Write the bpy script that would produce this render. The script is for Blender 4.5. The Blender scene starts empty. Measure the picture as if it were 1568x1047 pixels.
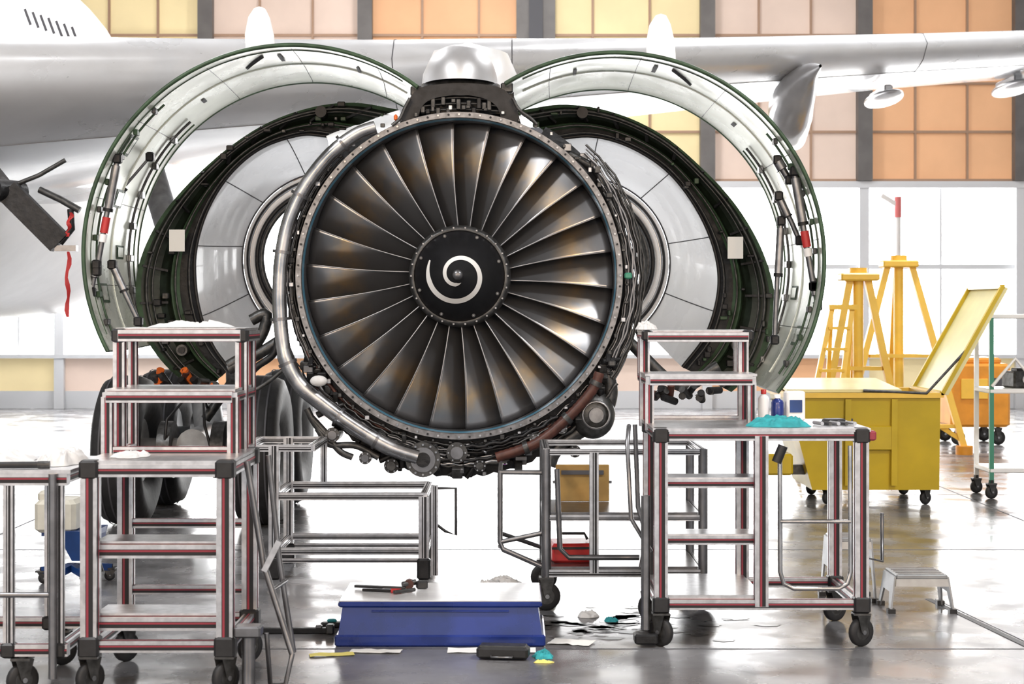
import bpy, math, random
from mathutils import Vector, Matrix, noise
random.seed(7)
F=2660.0; CY=-14.0; CZ=2.0      # survey constants: focal (px of 1568 wide), camera stand point
def W(u,v,y):
    d=y-CY
    return Vector(((u-784)*d/F, y, CZ-(v-477)*d/F))
def WL(pts,y): return [W(u,v,y) for u,v in pts]
sc=bpy.context.scene
try:
    sc.view_settings.view_transform='Standard'; sc.view_settings.exposure=0.18
except Exception: pass

# ---------------------------------------------------------------- materials
def mat(name,col,metal=0.0,rough=0.5,var=0.0,scale=8.0,bump=0.0,emit=None,es=0.0,col2=None,rvar=0.0,stretch=None,coat=0.0):
    m=bpy.data.materials.new(name); m.use_nodes=True
    nt=m.node_tree; b=nt.nodes['Principled BSDF']
    b.inputs['Base Color'].default_value=(*col,1); b.inputs['Metallic'].default_value=metal
    b.inputs['Roughness'].default_value=rough
    if coat: b.inputs['Coat Weight'].default_value=coat
    if emit: 
        b.inputs['Emission Color'].default_value=(*emit,1); b.inputs['Emission Strength'].default_value=es
    if var or bump or col2 or rvar:
        tc=nt.nodes.new('ShaderNodeTexCoord'); mp=nt.nodes.new('ShaderNodeMapping')
        if stretch: mp.inputs['Scale'].default_value=stretch
        nz=nt.nodes.new('ShaderNodeTexNoise'); nz.inputs['Scale'].default_value=scale; nz.inputs['Detail'].default_value=5
        nt.links.new(tc.outputs['Object'],mp.inputs['Vector']); nt.links.new(mp.outputs['Vector'],nz.inputs['Vector'])
        if var or col2:
            r=nt.nodes.new('ShaderNodeValToRGB')
            c2=col2 if col2 else tuple(max(0,c*(1-var)) for c in col)
            r.color_ramp.elements[0].position=0.35; r.color_ramp.elements[0].color=(*c2,1)
            r.color_ramp.elements[1].position=0.65; r.color_ramp.elements[1].color=(*col,1)
            nt.links.new(nz.outputs['Fac'],r.inputs['Fac']); nt.links.new(r.outputs['Color'],b.inputs['Base Color'])
        if rvar:
            mr=nt.nodes.new('ShaderNodeMapRange'); mr.inputs['From Min'].default_value=.3; mr.inputs['From Max'].default_value=.7
            mr.inputs['To Min'].default_value=max(.02,rough-rvar); mr.inputs['To Max'].default_value=rough+rvar
            nt.links.new(nz.outputs['Fac'],mr.inputs['Value']); nt.links.new(mr.outputs['Result'],b.inputs['Roughness'])
        if bump:
            bp=nt.nodes.new('ShaderNodeBump'); bp.inputs['Strength'].default_value=bump; bp.inputs['Distance'].default_value=.02
            nt.links.new(nz.outputs['Fac'],bp.inputs['Height']); nt.links.new(bp.outputs['Normal'],b.inputs['Normal'])
    return m
M={}
M['alu']=mat('aluminium_profile',(.62,.62,.64),.85,.32,.25,20)
M['aludk']=mat('dark_groove',(.015,.015,.018),.2,.5)
M['red']=mat('red_strip',(.28,.03,.05),0,.45)
M['blk']=mat('black_plastic',(.015,.015,.017),0,.45,.4,30)
M['rub']=mat('tyre_rubber',(.02,.02,.022),0,.6,.4,14,.2)
M['steel']=mat('stainless_steel',(.50,.50,.51),1,.26,.4,6,0,rvar=.1)
M['dome']=mat('brushed_dome',(.72,.72,.73),.9,.45,.12,3,0,rvar=.05)
M['tube']=mat('steel_tube',(.24,.24,.25),.9,.33,.3,10)
M['ti']=mat('case_titanium',(.36,.36,.37),.9,.38,.35,12)
M['core']=mat('core_metal',(.75,.74,.72),.8,.35,.25,6)
M['flange']=mat('case_flange',(.28,.28,.29),.85,.42,.4,25)
M['dk']=mat('engine_dark',(.022,.022,.024),.4,.42,.5,15,.3)
M['dk2']=mat('engine_grey',(.10,.10,.10),.7,.4,.5,20,.2)
M['brn']=mat('brown_hose',(.10,.035,.025),.1,.45,.4,20)
M['blue']=mat('rub_strip_blue',(.06,.17,.25),0,.4)
M['liner']=mat('acoustic_liner',(.07,.07,.075),.3,.45,.3,30)
M['cowlin']=mat('cowl_inner_skin',(.90,.93,.85),.4,.3,.20,3.0,.03,rvar=.12)
M['cowlout']=mat('cowl_outer_paint',(.80,.81,.82),0,.32,.04,4)
M['green']=mat('zinc_chromate_green',(.05,.10,.05),.1,.45,.5,8,.1)
M['dgreen']=mat('bulkhead_green',(.020,.030,.020),.2,.42,.5,7,.15)
M['bore']=mat('duct_liner_bright',(.96,.96,.97),.0,.28,.04,3,0,rvar=.1,coat=.3)
# liner made translucent to brighten it: daylight from the windows behind soaks through
_nt=M['bore'].node_tree; _b=_nt.nodes['Principled BSDF']; _tr=_nt.nodes.new('ShaderNodeBsdfTranslucent'); _tr.inputs['Color'].default_value=(.95,.97,1,1)
_mx=_nt.nodes.new('ShaderNodeMixShader'); _mx.inputs[0].default_value=.5; _o=_nt.nodes['Material Output']
_nt.links.new(_b.outputs[0],_mx.inputs[1]); _nt.links.new(_tr.outputs[0],_mx.inputs[2]); _nt.links.new(_mx.outputs[0],_o.inputs['Surface'])
M['wing']=mat('wing_paint',(.58,.60,.63),.1,.22,.22,.35,0,rvar=.05,coat=.5)
M['slat']=mat('slat_metal',(.72,.73,.75),.35,.3,.08,2,rvar=.05)
M['white']=mat('white_paint',(.9,.9,.9),0,.3,.05,3)
M['wtag']=mat('tag_white',(.85,.85,.83),0,.6)
M['seam']=mat('panel_seam',(.07,.07,.08),0,.6)
M['seamf']=mat('panel_seam_soft',(.35,.35,.37),0,.6)
M['cloth']=mat('white_cloth',(.70,.70,.70),0,.9,.12,14,.2)
M['teal']=mat('teal_cloth',(.03,.36,.40),0,.8,.3,20,.3)
M['paper']=mat('paper',(.85,.85,.82),0,.8)
M['ypaper']=mat('yellow_paper',(.8,.7,.2),0,.8)
M['bluep']=mat('blue_lacquer',(.008,.03,.22),.1,.28,.4,4,.08,rvar=.12,coat=.3)
M['lid']=mat('pale_lid',(.85,.86,.88),.3,.25,.15,6)  # pale, slightly mottled top of the blue box
M['yel']=mat('yellow_paint',(.62,.43,.012),0,.4,.14,3,.05)
M['yel2']=mat('jack_yellow',(1.0,.62,.08),0,.4,.1,5)
M['lidy']=mat('lid_pale_yellow',(.85,.78,.40),0,.35,.12,3)
M['ora']=mat('orange_paint',(.9,.36,.03),0,.45,.2,4)
M['blueb']=mat('bin_blue',(.01,.05,.2),0,.4,.3,5)
M['cream']=mat('cream_plastic',(.6,.58,.5),0,.5,.2,6)
M['grn']=mat('trolley_green',(.05,.25,.16),0,.4)
M['redp']=mat('red_paint',(.50,.03,.03),0,.4)
M['redf']=mat('faded_red',(.75,.2,.2),0,.5)
M['orp']=mat('orange_plastic',(.75,.15,.02),0,.5)
M['purple']=mat('purple_cap',(.25,.05,.35),0,.4)
M['wood']=mat('plywood',(.42,.25,.07),0,.6,.3,6)
M['gearp']=mat('gear_grey',(.35,.36,.37),.3,.4,.3,8)
M['spin']=mat('spinner_black',(.010,.010,.012),.1,.36,.3,10)

# ---------------------------------------------------------------- mesh builder
class MB:
    def __init__(s): s.v=[];s.f=[];s.m=[];s.s=[];s.mats=[]
    def mi(s,m):
        if m not in s.mats: s.mats.append(m)
        return s.mats.index(m)
    def add(s,vs,fs,m,smooth=False):
        o=len(s.v); s.v+= [tuple(v) for v in vs]; k=s.mi(m)
        for f in fs: s.f.append(tuple(o+i for i in f)); s.m.append(k); s.s.append(smooth)
    def beam(s,p0,p1,w,h,m,up=(0,0,1)):
        p0=Vector(p0);p1=Vector(p1); d=(p1-p0)
        if d.length<1e-6: return
        d.normalize(); up=Vector(up)
        if abs(d.dot(up))>.95: up=Vector((0,1,0))
        x=d.cross(up).normalized(); z=x.cross(d).normalized()
        vs=[p+x*a*w/2+z*b*h/2 for p in (p0,p1) for a,b in((-1,-1),(1,-1),(1,1),(-1,1))]
        s.add(vs,[(0,3,2,1),(4,5,6,7),(0,1,5,4),(1,2,6,5),(2,3,7,6),(3,0,4,7)],m)
    def box(s,c,sz,m,rz=0.0,rx=0.0,ch=0.0):
        c=Vector(c); R=Matrix.Rotation(rz,3,'Z')@Matrix.Rotation(rx,3,'X')
        x,y,z=[q/2 for q in sz]
        if ch<=0:
            vs=[c+R@Vector((a*x,b*y,e*z)) for e in(-1,1) for a,b in((-1,-1),(1,-1),(1,1),(-1,1))]
            s.add(vs,[(0,3,2,1),(4,5,6,7),(0,1,5,4),(1,2,6,5),(2,3,7,6),(3,0,4,7)],m)
        else:
            def ring(zz,k):
                X=x-k;Y=y-k
                pts=[(-X+ch,-Y),(X-ch,-Y),(X,-Y+ch),(X,Y-ch),(X-ch,Y),(-X+ch,Y),(-X,Y-ch),(-X,-Y+ch)]
                return [c+R@Vector((a,b,zz)) for a,b in pts]
            rs=[ring(-z,ch),ring(-z+ch,0),ring(z-ch,0),ring(z,ch)]
            vs=sum(rs,[]); fs=[]
            for j in range(3):
                for i in range(8):
                    n=(i+1)%8; fs.append((j*8+i,j*8+n,j*8+8+n,j*8+8+i))
            fs.append(tuple(range(7,-1,-1))); fs.append(tuple(24+i for i in range(8)))
            s.add(vs,fs,m)
    def tube(s,pts,r,m,seg=8,closed=False,smooth=True):
        pts=[Vector(p) for p in pts]; n=len(pts)
        rs=r if isinstance(r,(list,tuple)) else [r]*n
        t=[]
        for i in range(n):
            a=pts[(i-1)%n] if closed or i>0 else pts[0]; b=pts[(i+1)%n] if closed or i<n-1 else pts[-1]
            d=(b-a); t.append(d.normalized() if d.length>1e-9 else Vector((0,0,1)))
        up=Vector((0,0,1)) if abs(t[0].z)<.9 else Vector((0,1,0))
        x=t[0].cross(up).normalized(); vs=[];fs=[]
        for i in range(n):
            x=(x-t[i]*x.dot(t[i])); x.normalize(); y=t[i].cross(x)
            for k in range(seg):
                a=2*math.pi*k/seg; vs.append(pts[i]+(x*math.cos(a)+y*math.sin(a))*rs[i])
        for i in range(n if closed else n-1):
            j=(i+1)%n
            for k in range(seg):
                l=(k+1)%seg; fs.append((i*seg+k,i*seg+l,j*seg+l,j*seg+k))
        s.add(vs,fs,m,smooth)
        if not closed: s.add(vs[:seg],[tuple(range(seg-1,-1,-1))],m); s.add(vs[-seg:],[tuple(range(seg))],m)
    def cyl(s,p0,p1,r,m,seg=16): s.tube([p0,p1],r,m,seg)
    def grid(s,rows,m,smooth=True,closeu=False,flip=False):
        nr=len(rows);nc=len(rows[0]);vs=sum([list(r) for r in rows],[]);fs=[]
        for i in range(nr-1):
            for j in range(nc if closeu else nc-1):
                k=(j+1)%nc; q=(i*nc+j,i*nc+k,(i+1)*nc+k,(i+1)*nc+j); fs.append(q[::-1] if flip else q)
        s.add(vs,fs,m,smooth)
    def lathe(s,prof,c,m,seg=48,a0=0,a1=360,axis='Y',smooth=True):
        c=Vector(c); full=abs(a1-a0)>=360; n=seg if full else seg+1; rows=[]
        for r,t in prof:
            row=[]
            for i in range(n):
                a=math.radians(a0+(a1-a0)*i/seg)
                if axis=='Y': row.append(c+Vector((r*math.cos(a),t,r*math.sin(a))))
                elif axis=='X': row.append(c+Vector((t,r*math.cos(a),r*math.sin(a))))
                else: row.append(c+Vector((r*math.cos(a),r*math.sin(a),t)))
            rows.append(row)
        s.grid(rows,m,smooth,full)
    def ell(s,c,r,m,seg=24,rings=12):
        c=Vector(c); rows=[]
        for j in range(rings+1):
            p=math.pi*j/rings
            rows.append([c+Vector((r[0]*math.sin(p)*math.cos(2*math.pi*i/seg),r[1]*math.sin(p)*math.sin(2*math.pi*i/seg),r[2]*math.cos(p))) for i in range(seg)])
        s.grid(rows,m,True,True)
    def poly(s,pts,off,m):
        pts=[Vector(p) for p in pts]; n=len(pts); off=Vector(off)
        vs=pts+[p+off for p in pts]
        fs=[tuple(range(n)),tuple(range(2*n-1,n-1,-1))]+[(i,(i+1)%n,n+(i+1)%n,n+i) for i in range(n)]
        s.add(vs,fs,m)
    def done(s,name,parent=None,bevel=0):
        me=bpy.data.meshes.new(name); me.from_pydata(s.v,[],s.f)
        for m in s.mats: me.materials.append(m)
        for i,p in enumerate(me.polygons): p.material_index=s.m[i]; p.use_smooth=s.s[i]
        me.update(); me.validate()
        o=bpy.data.objects.new(name,me); sc.collection.objects.link(o)
        if parent: o.parent=parent
        if bevel:
            b=o.modifiers.new('bevel','BEVEL'); b.width=bevel; b.segments=2; b.limit_method='ANGLE'
        return o
def empty(name):
    e=bpy.data.objects.new(name,None); sc.collection.objects.link(e); return e
def spl(pts,n):
    P=[Vector(p) for p in pts]; P=[P[0]*2-P[1]]+P+[P[-1]*2-P[-2]]; out=[]
    for i in range(1,len(P)-2):
        for k in range(12):
            t=k/12; a,b,c,d=P[i-1],P[i],P[i+1],P[i+2]
            out.append(.5*((2*b)+(c-a)*t+(2*a-5*b+4*c-d)*t*t+(3*b-a-3*c+d)*t**3))
    out.append(P[-2]); L=[0]
    for i in range(1,len(out)): L.append(L[-1]+(out[i]-out[i-1]).length)
    res=[];j=0
    for k in range(n):
        s=L[-1]*k/(n-1)
        while j<len(L)-2 and L[j+1]<s: j+=1
        t=(s-L[j])/max(1e-9,L[j+1]-L[j]); res.append(out[j].lerp(out[j+1],min(1,max(0,t))))
    return res
def prof(mb,p0,p1,w=.07,stripe=True):
    p0=Vector(p0);p1=Vector(p1); mb.beam(p0,p1,w,w,M['alu'])
    d=(p1-p0).normalized(); up=Vector((0,0,1)) if abs(d.z)<.9 else Vector((0,1,0))
    x=d.cross(up).normalized(); z=x.cross(d).normalized(); e=.001
    a=p0+d*.002;b=p1-d*.002
    for ax,oth in((x,z),(-x,z),(z,x),(-z,x)):
        o=ax*(w/2)
        def strip(off,ww,m,ee):
            q=[a+o+oth*(off-ww/2),a+o+oth*(off+ww/2),b+o+oth*(off+ww/2),b+o+oth*(off-ww/2)]
            mb.poly([p+ax*ee for p in q],-ax*ee*.9,m)
        strip(-w*.06,w*.46,M['aludk'],.001)
        if stripe: strip(w*.05,w*.14,M['red'],.002)
        else: strip(0,w*.10,M['alu'],.002)
def caster(mb,x,y,ztop,r=.085,ang=0):
    c=Vector((x,y,r)); d=Vector((math.cos(ang),math.sin(ang),0)); s=Vector((-d.y,d.x,0))
    rows=[]
    for t,rr in((-.022,r*.55),(-.022,r*.9),(-.014,r),(.014,r),(.022,r*.9),(.022,r*.55)):
        rows.append([c+s*t+(d*math.cos(a)+Vector((0,0,1))*math.sin(a))*rr for a in [2*math.pi*i/24 for i in range(24)]])
    mb.grid(rows,M['rub'],True,True)
    mb.cyl(c-s*.02,c+s*.02,r*.56,M['dk2'],20); mb.cyl(c-s*.035,c+s*.035,r*.16,M['steel'],10)
    for k in(-1,1):
        mb.poly([c+s*.03*k-d*.02,c+s*.03*k+d*.02,c+s*.03*k+d*.05+Vector((0,0,r*1.25)),c+s*.03*k-d*.05+Vector((0,0,r*1.25))],s*.004*k,M['dk2'])
    mb.box((x,y,r*2.3),(.10,.10,.012),M['dk2'])
    mb.cyl((x,y,r*2.25),(x,y,ztop),.03,M['dk'],12)

# ---------------------------------------------------------------- hangar shell
fl=bpy.data.materials.new('polished_concrete'); fl.use_nodes=True
nt=fl.node_tree; b=nt.nodes['Principled BSDF']; tc=nt.nodes.new('ShaderNodeTexCoord')
n1=nt.nodes.new('ShaderNodeTexNoise'); n1.inputs['Scale'].default_value=1.3; n1.inputs['Detail'].default_value=10
n2=nt.nodes.new('ShaderNodeTexNoise'); n2.inputs['Scale'].default_value=2.2; n2.inputs['Detail'].default_value=9
nt.links.new(tc.outputs['Object'],n1.inputs['Vector']); nt.links.new(tc.outputs['Object'],n2.inputs['Vector'])
r1=nt.nodes.new('ShaderNodeValToRGB'); r1.color_ramp.elements[0].position=.38; r1.color_ramp.elements[0].color=(.10,.10,.105,1)
r1.color_ramp.elements[1].position=.62; r1.color_ramp.elements[1].color=(.23,.23,.24,1)
nt.links.new(n1.outputs['Fac'],r1.inputs['Fac']); nt.links.new(r1.outputs['Color'],b.inputs['Base Color'])
mr=nt.nodes.new('ShaderNodeMapRange'); mr.inputs['From Min'].default_value=.38; mr.inputs['From Max'].default_value=.62
mr.inputs['To Min'].default_value=.15; mr.inputs['To Max'].default_value=.34
nt.links.new(n2.outputs['Fac'],mr.inputs['Value']); nt.links.new(mr.outputs['Result'],b.inputs['Roughness'])
bp=nt.nodes.new('ShaderNodeBump'); bp.inputs['Strength'].default_value=.07; bp.inputs['Distance'].default_value=.02
nt.links.new(n2.outputs['Fac'],bp.inputs['Height']); nt.links.new(bp.outputs['Normal'],b.inputs['Normal'])
mb=MB(); mb.box((0,1,-.1),(44,42.4,.2),fl)
for yy in (-3.69,.6,5,10,15): mb.box((0,yy,.0005),(43.5,.02,.002),M['seam'])
for xx in (-9,-4.6,4.9,9.5): mb.box((xx,1,.0005),(.015,41,.002),M['seam'])
mb.beam((2.9,-1.9,.0015),(3.25,-5.2,.0015),.045,.003,M['aludk']); mb.beam((2.955,-1.9,.0015),(3.305,-5.2,.0015),.02,.004,M['tube'])
mb.done('floor')
D=22.0
def pan(n,c,e): return mat('wall_panel_'+n,c,0,.6,.14,.8,emit=c,es=e)  # emission put into the panel colour in place of daylight shining through
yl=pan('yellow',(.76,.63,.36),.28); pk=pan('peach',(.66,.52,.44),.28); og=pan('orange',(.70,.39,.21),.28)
frame=mat('wall_frame_steel',(.15,.14,.135),.2,.5,.2,3); bar=mat('wall_bar',(.38,.24,.16),.1,.5)
framel=mat('window_frame',(.62,.63,.65),.1,.4)
gl=mat('daylight_glazing',(.9,.9,.9),0,.3,emit=(1,1,1),es=10)
posts=[-21,-17.7,-14.4,-11.1,-9.35-.0,-6.32,-3.03,.49,4.03,7.27,10.5,13.8,17.1,21]
cols=[og,pk,yl,og,yl,pk,og,yl,pk,og,pk,yl,og]
mb=MB()
for i in range(len(posts)-1):
    x0,x1=posts[i],posts[i+1]; xc=(x0+x1)/2; w=x1-x0
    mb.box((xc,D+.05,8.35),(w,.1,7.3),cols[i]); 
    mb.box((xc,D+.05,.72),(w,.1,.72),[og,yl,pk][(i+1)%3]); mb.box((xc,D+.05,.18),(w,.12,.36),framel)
    for k in(1,2): mb.box((x0+w*k/3,D-.03,8.3),(.045,.06,7.2),bar)
for k in range(8): mb.box((0,D-.035,4.72+k*1.0+(.0)),(42,.06,.05),bar)
for x in posts:
    t=.8 if abs(x-.49)<.01 else .30
    mb.box((x,D-.15,8.3),(t,.25,7.2),frame)
    if t>.5: mb.box((x,D-.3,8.3),(.28,.12,7.2),M['seam'])
mb.box((0,D-.1,4.62),(42,.2,.14),framel); mb.box((0,D-.1,1.08),(42,.2,.08),framel)
for x in posts: mb.box((x,D-.1,2.3),(.2,.14,4.6),framel)
mb.done('wall_north')
mb=MB(); mb.box((0,D+.12,2.85),(42,.06,3.6),gl)
mb.box((0,D-.0,2.93),(42,.1,.10),framel)
for i in range(len(posts)-1): 
    mb.box(((posts[i]+posts[i+1])/2,D+.03,2.85),(.05,.08,3.5),framel)
mb.done('window_1')
sw=mat('side_wall',(.72,.71,.69),0,.7,.1,1)
for nm,x in(('wall_west',-21.6),('wall_east',21.6)):
    mb=MB(); mb.box((x,1,6),(.4,42.4,12),sw)
    for k in range(9): mb.box((x-math.copysign(.3,x),-18+k*5,6),(.25,.3,12),frame)
    mb.done(nm)
mb=MB(); mb.box((0,1,12.1),(44,42.4,.2),mat('ceiling_sheet',(.7,.7,.71),0,.7,.1,2))
for k in range(8): mb.beam((-21.4,-17+k*5,11.8),(21.4,-17+k*5,11.8),.2,.4,frame)
mb.done('ceiling')

# ---------------------------------------------------------------- jet engine
eng=empty('jet_engine'); C=Vector((-.426,0,2.29))
# blades
bt=bpy.data.materials.new('titanium_blade'); bt.use_nodes=True; nt=bt.node_tree; b=nt.nodes['Principled BSDF']
b.inputs['Metallic'].default_value=.9; b.inputs['Roughness'].default_value=.31
tc=nt.nodes.new('ShaderNodeTexCoord'); nz=nt.nodes.new('ShaderNodeTexNoise'); nz.inputs['Scale'].default_value=4.0; nz.inputs['Detail'].default_value=3
nt.links.new(tc.outputs['Object'],nz.inputs['Vector'])
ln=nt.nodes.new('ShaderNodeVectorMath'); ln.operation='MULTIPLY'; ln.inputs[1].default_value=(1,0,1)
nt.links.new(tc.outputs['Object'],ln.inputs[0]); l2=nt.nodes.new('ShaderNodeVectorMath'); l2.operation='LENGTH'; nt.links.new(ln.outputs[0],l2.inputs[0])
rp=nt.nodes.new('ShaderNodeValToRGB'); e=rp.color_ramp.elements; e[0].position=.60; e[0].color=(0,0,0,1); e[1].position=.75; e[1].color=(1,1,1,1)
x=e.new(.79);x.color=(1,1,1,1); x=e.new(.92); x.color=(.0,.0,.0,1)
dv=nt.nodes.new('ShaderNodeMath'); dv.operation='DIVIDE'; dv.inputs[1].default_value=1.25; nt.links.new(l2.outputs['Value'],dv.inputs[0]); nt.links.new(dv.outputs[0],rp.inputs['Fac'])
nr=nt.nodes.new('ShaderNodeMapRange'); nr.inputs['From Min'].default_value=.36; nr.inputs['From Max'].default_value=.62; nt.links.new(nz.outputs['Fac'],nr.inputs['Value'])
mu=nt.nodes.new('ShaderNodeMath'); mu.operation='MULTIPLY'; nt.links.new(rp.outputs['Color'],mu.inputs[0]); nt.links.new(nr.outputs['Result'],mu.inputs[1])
mx=nt.nodes.new('ShaderNodeMix'); mx.data_type='RGBA'; mx.inputs['A'].default_value=(.46,.46,.475,1); mx.inputs['B'].default_value=(.80,.60,.38,1)  # bronze band puts warm lamp reflections into the blade colour
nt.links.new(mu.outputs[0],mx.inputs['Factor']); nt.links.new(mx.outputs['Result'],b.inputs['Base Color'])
ble=mat('blade_leading_edge',(.35,.35,.36),1,.4)
mb=MB(); NB=26
for i in range(NB):
    th=2*math.pi*(i+.25)/NB; rows=[]
    for j in range(17):
        s=j/16; r=.37+(1.252-.37)*s; c=.24+.16*s; be=math.radians(28+33*s**.9); cam=.030*(1-s)+.022
        lean=-.014*math.sin(math.pi*s)
        row=[]
        for k in range(13):
            t=-.5+k/12; tg=-t*c*math.sin(be)+cam*(1-4*t*t)*math.cos(be)+lean; ax=.28+t*c*math.cos(be)-cam*(1-4*t*t)*math.sin(be)-.035*math.sin(math.pi*s)
            q=th-tg/r
            row.append(Vector((r*math.cos(q),ax,r*math.sin(q))))
        rows.append(row)
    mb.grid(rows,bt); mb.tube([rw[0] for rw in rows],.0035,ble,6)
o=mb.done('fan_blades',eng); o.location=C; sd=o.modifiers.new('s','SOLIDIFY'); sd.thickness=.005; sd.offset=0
# spinner
mb=MB()
pf=[(.0,-.36),(.012,-.36),(.03,-.345),(.06,-.31),(.12,-.245),(.2,-.155),(.28,-.06),(.33,.01),(.355,.05),(.365,.07)]
mb.lathe(pf,C,M['spin'],64)
mb.lathe([(.365,.07),(.37,.06),(.405,.09),(.415,.14),(.425,.5)],C,M['dk2'],96)
def coneY(r):
    for (r0,y0),(r1,y1) in zip(pf,pf[1:]):
        if r0<=r<=r1 and r1>r0: return y0+(y1-y0)*(r-r0)/(r1-r0)
    return pf[-1][1]
sp=mat('spiral_white',(.85,.85,.83),0,.5); L=[];R=[]
for k in range(161):
    t=k/160; a=math.radians(152+500*t); r=.262-.195*t**.85; w=(.021*min(1,t*9+.3))*(1-.35*t)
    if t>.93: w*=(1-t)/.07+.05
    for rr,lst in((r-w,L),(r+w,R)): lst.append(C+Vector((rr*math.cos(a),coneY(rr)-.005,rr*math.sin(a))))
mb.grid([L,[a.lerp(b_,.5)+Vector((0,-.001,0)) for a,b_ in zip(L,R)],R],sp,True)
mb.ell(C+Vector((0,-.352,0)),(.042,.03,.042),M['tube'],20,10)
for k in range(8):
    a=2*math.pi*k/8+.35
    p=C+Vector((.34*math.cos(a),.015,.34*math.sin(a))); mb.cyl(p,p+Vector((0,-.01,0)),.014,M['dk2'],12); mb.cyl(p,p+Vector((0,-.014,0)),.006,M['tube'],8)
for k in range(26):
    a=2*math.pi*k/26; p=C+Vector((.392*math.cos(a),.075,.392*math.sin(a))); mb.box(p,(.018,.012,.018),M['ti'],0,0,.003)
mb.done('spinner',eng)
# case
mb=MB()
mb.lathe([(1.268,.0),(1.262,.02),(1.258,.06)],C,M['blue'],128)
mb.lathe([(1.257,.06),(1.257,.8)],C,M['liner'],96)
mb.lathe([(1.268,0),(1.275,-.012),(1.318,-.012),(1.322,0),(1.322,.035),(1.30,.04)],C,M['flange'],128,smooth=False)
mb.lathe([(1.30,.04),(1.30,.3),(1.335,.3),(1.335,.34),(1.30,.34),(1.30,.75),(1.34,.75),(1.34,.8),(1.2,.85),(1.2,1.25)],C,M['ti'],128,smooth=False)
mb.lathe([(1.26,.8),(.4,.8)],C,M['dk'],64)
for k in range(44):
    a=2*math.pi*k/44; q=[C+Vector((r*math.cos(a+d),y,r*math.sin(a+d))) for r,d,y in((.42,0,.55),(1.255,.05,.6),(1.255,.09,.78),(.42,.04,.75))]
    mb.add(q,[(0,1,2,3)],M['dk2'])
for k in range(96):
    a=2*math.pi*k/96; p=C+Vector((1.298*math.cos(a),-.012,1.298*math.sin(a)))
    mb.cyl(p,p+Vector((0,-.014,0)),.009,M['dk'] if k%2 else M['steel'],6)
for k in range(60):
    a=2*math.pi*(k+.5)/60; rr=1.34+random.uniform(0,.03)
    p=C+Vector((rr*math.cos(a),.02,rr*math.sin(a)))
    mb.box(p,(random.uniform(.02,.04),.04,random.uniform(.02,.04)),M['dk2' if k%3 else 'alu'],0,0,.004)
mb.done('fan_case',eng)
mb=MB()
mb.lathe([(1.2,1.25),(.95,1.3),(.8,1.5),(.72,2.3),(.66,3.1),(.5,3.9),(.3,4.4),(.0,4.5)],C,M['core'],48)
for k in range(10):
    y=1.45+k*.18; mb.lathe([(.80-.012*k,y),(.83-.012*k,y+.01),(.83-.012*k,y+.03),(.8-.012*k,y+.04)],C,M['ti' if k%2 else 'dk'],48)
mb.done('engine_core',eng)
# accessories / pipes
mb=MB()
def arcp(r,a0,a1,y,n=24,wob=0): 
    return [C+Vector(((r+wob*math.sin(i*1.7))*math.cos(math.radians(a0+(a1-a0)*i/(n-1))),y,(r+wob*math.sin(i*1.7))*math.sin(math.radians(a0+(a1-a0)*i/(n-1))))) for i in range(n)]
rin=[];rout=[];rb=[];rib=[]
for i in range(81):
    d=204+ (336-204)*i/80; s=math.sin(math.pi*i/80)**.5; a=math.radians(d)
    ro=1.35+.28*s+.012*math.sin(i*2.3)
    for r,y,l in((1.3,.06,rin),(ro,.10,rout),(ro-.02,.62,rb),(1.3,.7,rib)): l.append(C+Vector((r*math.cos(a),y,r*math.sin(a))))
mb.grid([rin,rout,rb,rib],M['dk'],False)
mb.lathe([(1.31,.06),(1.40,.12),(1.40,.62),(1.31,.7)],C,M['dk'],64,-35,60,smooth=False)
mb.lathe([(1.31,.06),(1.39,.12),(1.39,.62),(1.31,.7)],C,M['dk'],64,120,206,smooth=False)
D2=[(575,194),(546,205),(506,236),(470,281),(446,328),(433,380),(428,440),(430,500),(438,548),(458,587),(492,616),(528,643),(565,667),(600,686),(640,699)]
p=spl(WL(D2,-.06),60); rr=[.058 if i<36 else .068 for i in range(60)]; rr=[.05+.010*min(1,i/6) if i<6 else rr[i] for i in range(60)]
mb.tube(p,rr,M['steel'],16)
for i in (5,14,22,31,37,47,53): 
    d=(p[i+1]-p[i]).normalized(); mb.cyl(p[i]-d*.012,p[i]+d*.012,.078,M['tube'],18)
q=W(648,703,-.05); mb.cyl(q+Vector((0,-.03,0)),q+Vector((0,.2,0)),.14,M['dk2'],28); mb.cyl(q+Vector((0,-.045,0)),q+Vector((0,0,0)),.10,M['tube'],28)
mb.cyl(q+Vector((0,-.055,0)),q,.06,M['dk'],20)
for k in range(12):
    a=2*math.pi*k/12; t=q+Vector((.12*math.cos(a),-.04,.12*math.sin(a))); mb.cyl(t,t+Vector((0,.02,0)),.009,M['steel'],6)
H=[(918,570),(910,592),(890,618),(860,648),(825,676),(792,690),(760,700)]
p=spl(WL(H,-.06),50); mb.tube(p,[.040+.004*(i%2) for i in range(50)],M['brn'],12)
for i in(4,20,38): 
    d=(p[i+1]-p[i]).normalized(); mb.cyl(p[i]-d*.02,p[i]+d*.02,.055,M['dk2'],14)
H=[(925,560),(935,600),(920,640),(880,665),(850,690),(840,712)]
mb.tube(spl(WL(H,.1),40),.06,M['dk2'],12)
q=W(908,634,.06); mb.ell(q,(.18,.12,.20),M['dk2'],24,14); mb.cyl(q+Vector((.02,-.15,0)),q,.06,M['ti'],16); mb.lathe([(.10,-.11),(.105,-.125),(.12,-.10)],q+Vector((.02,0,0)),M['ti'],20)
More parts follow.
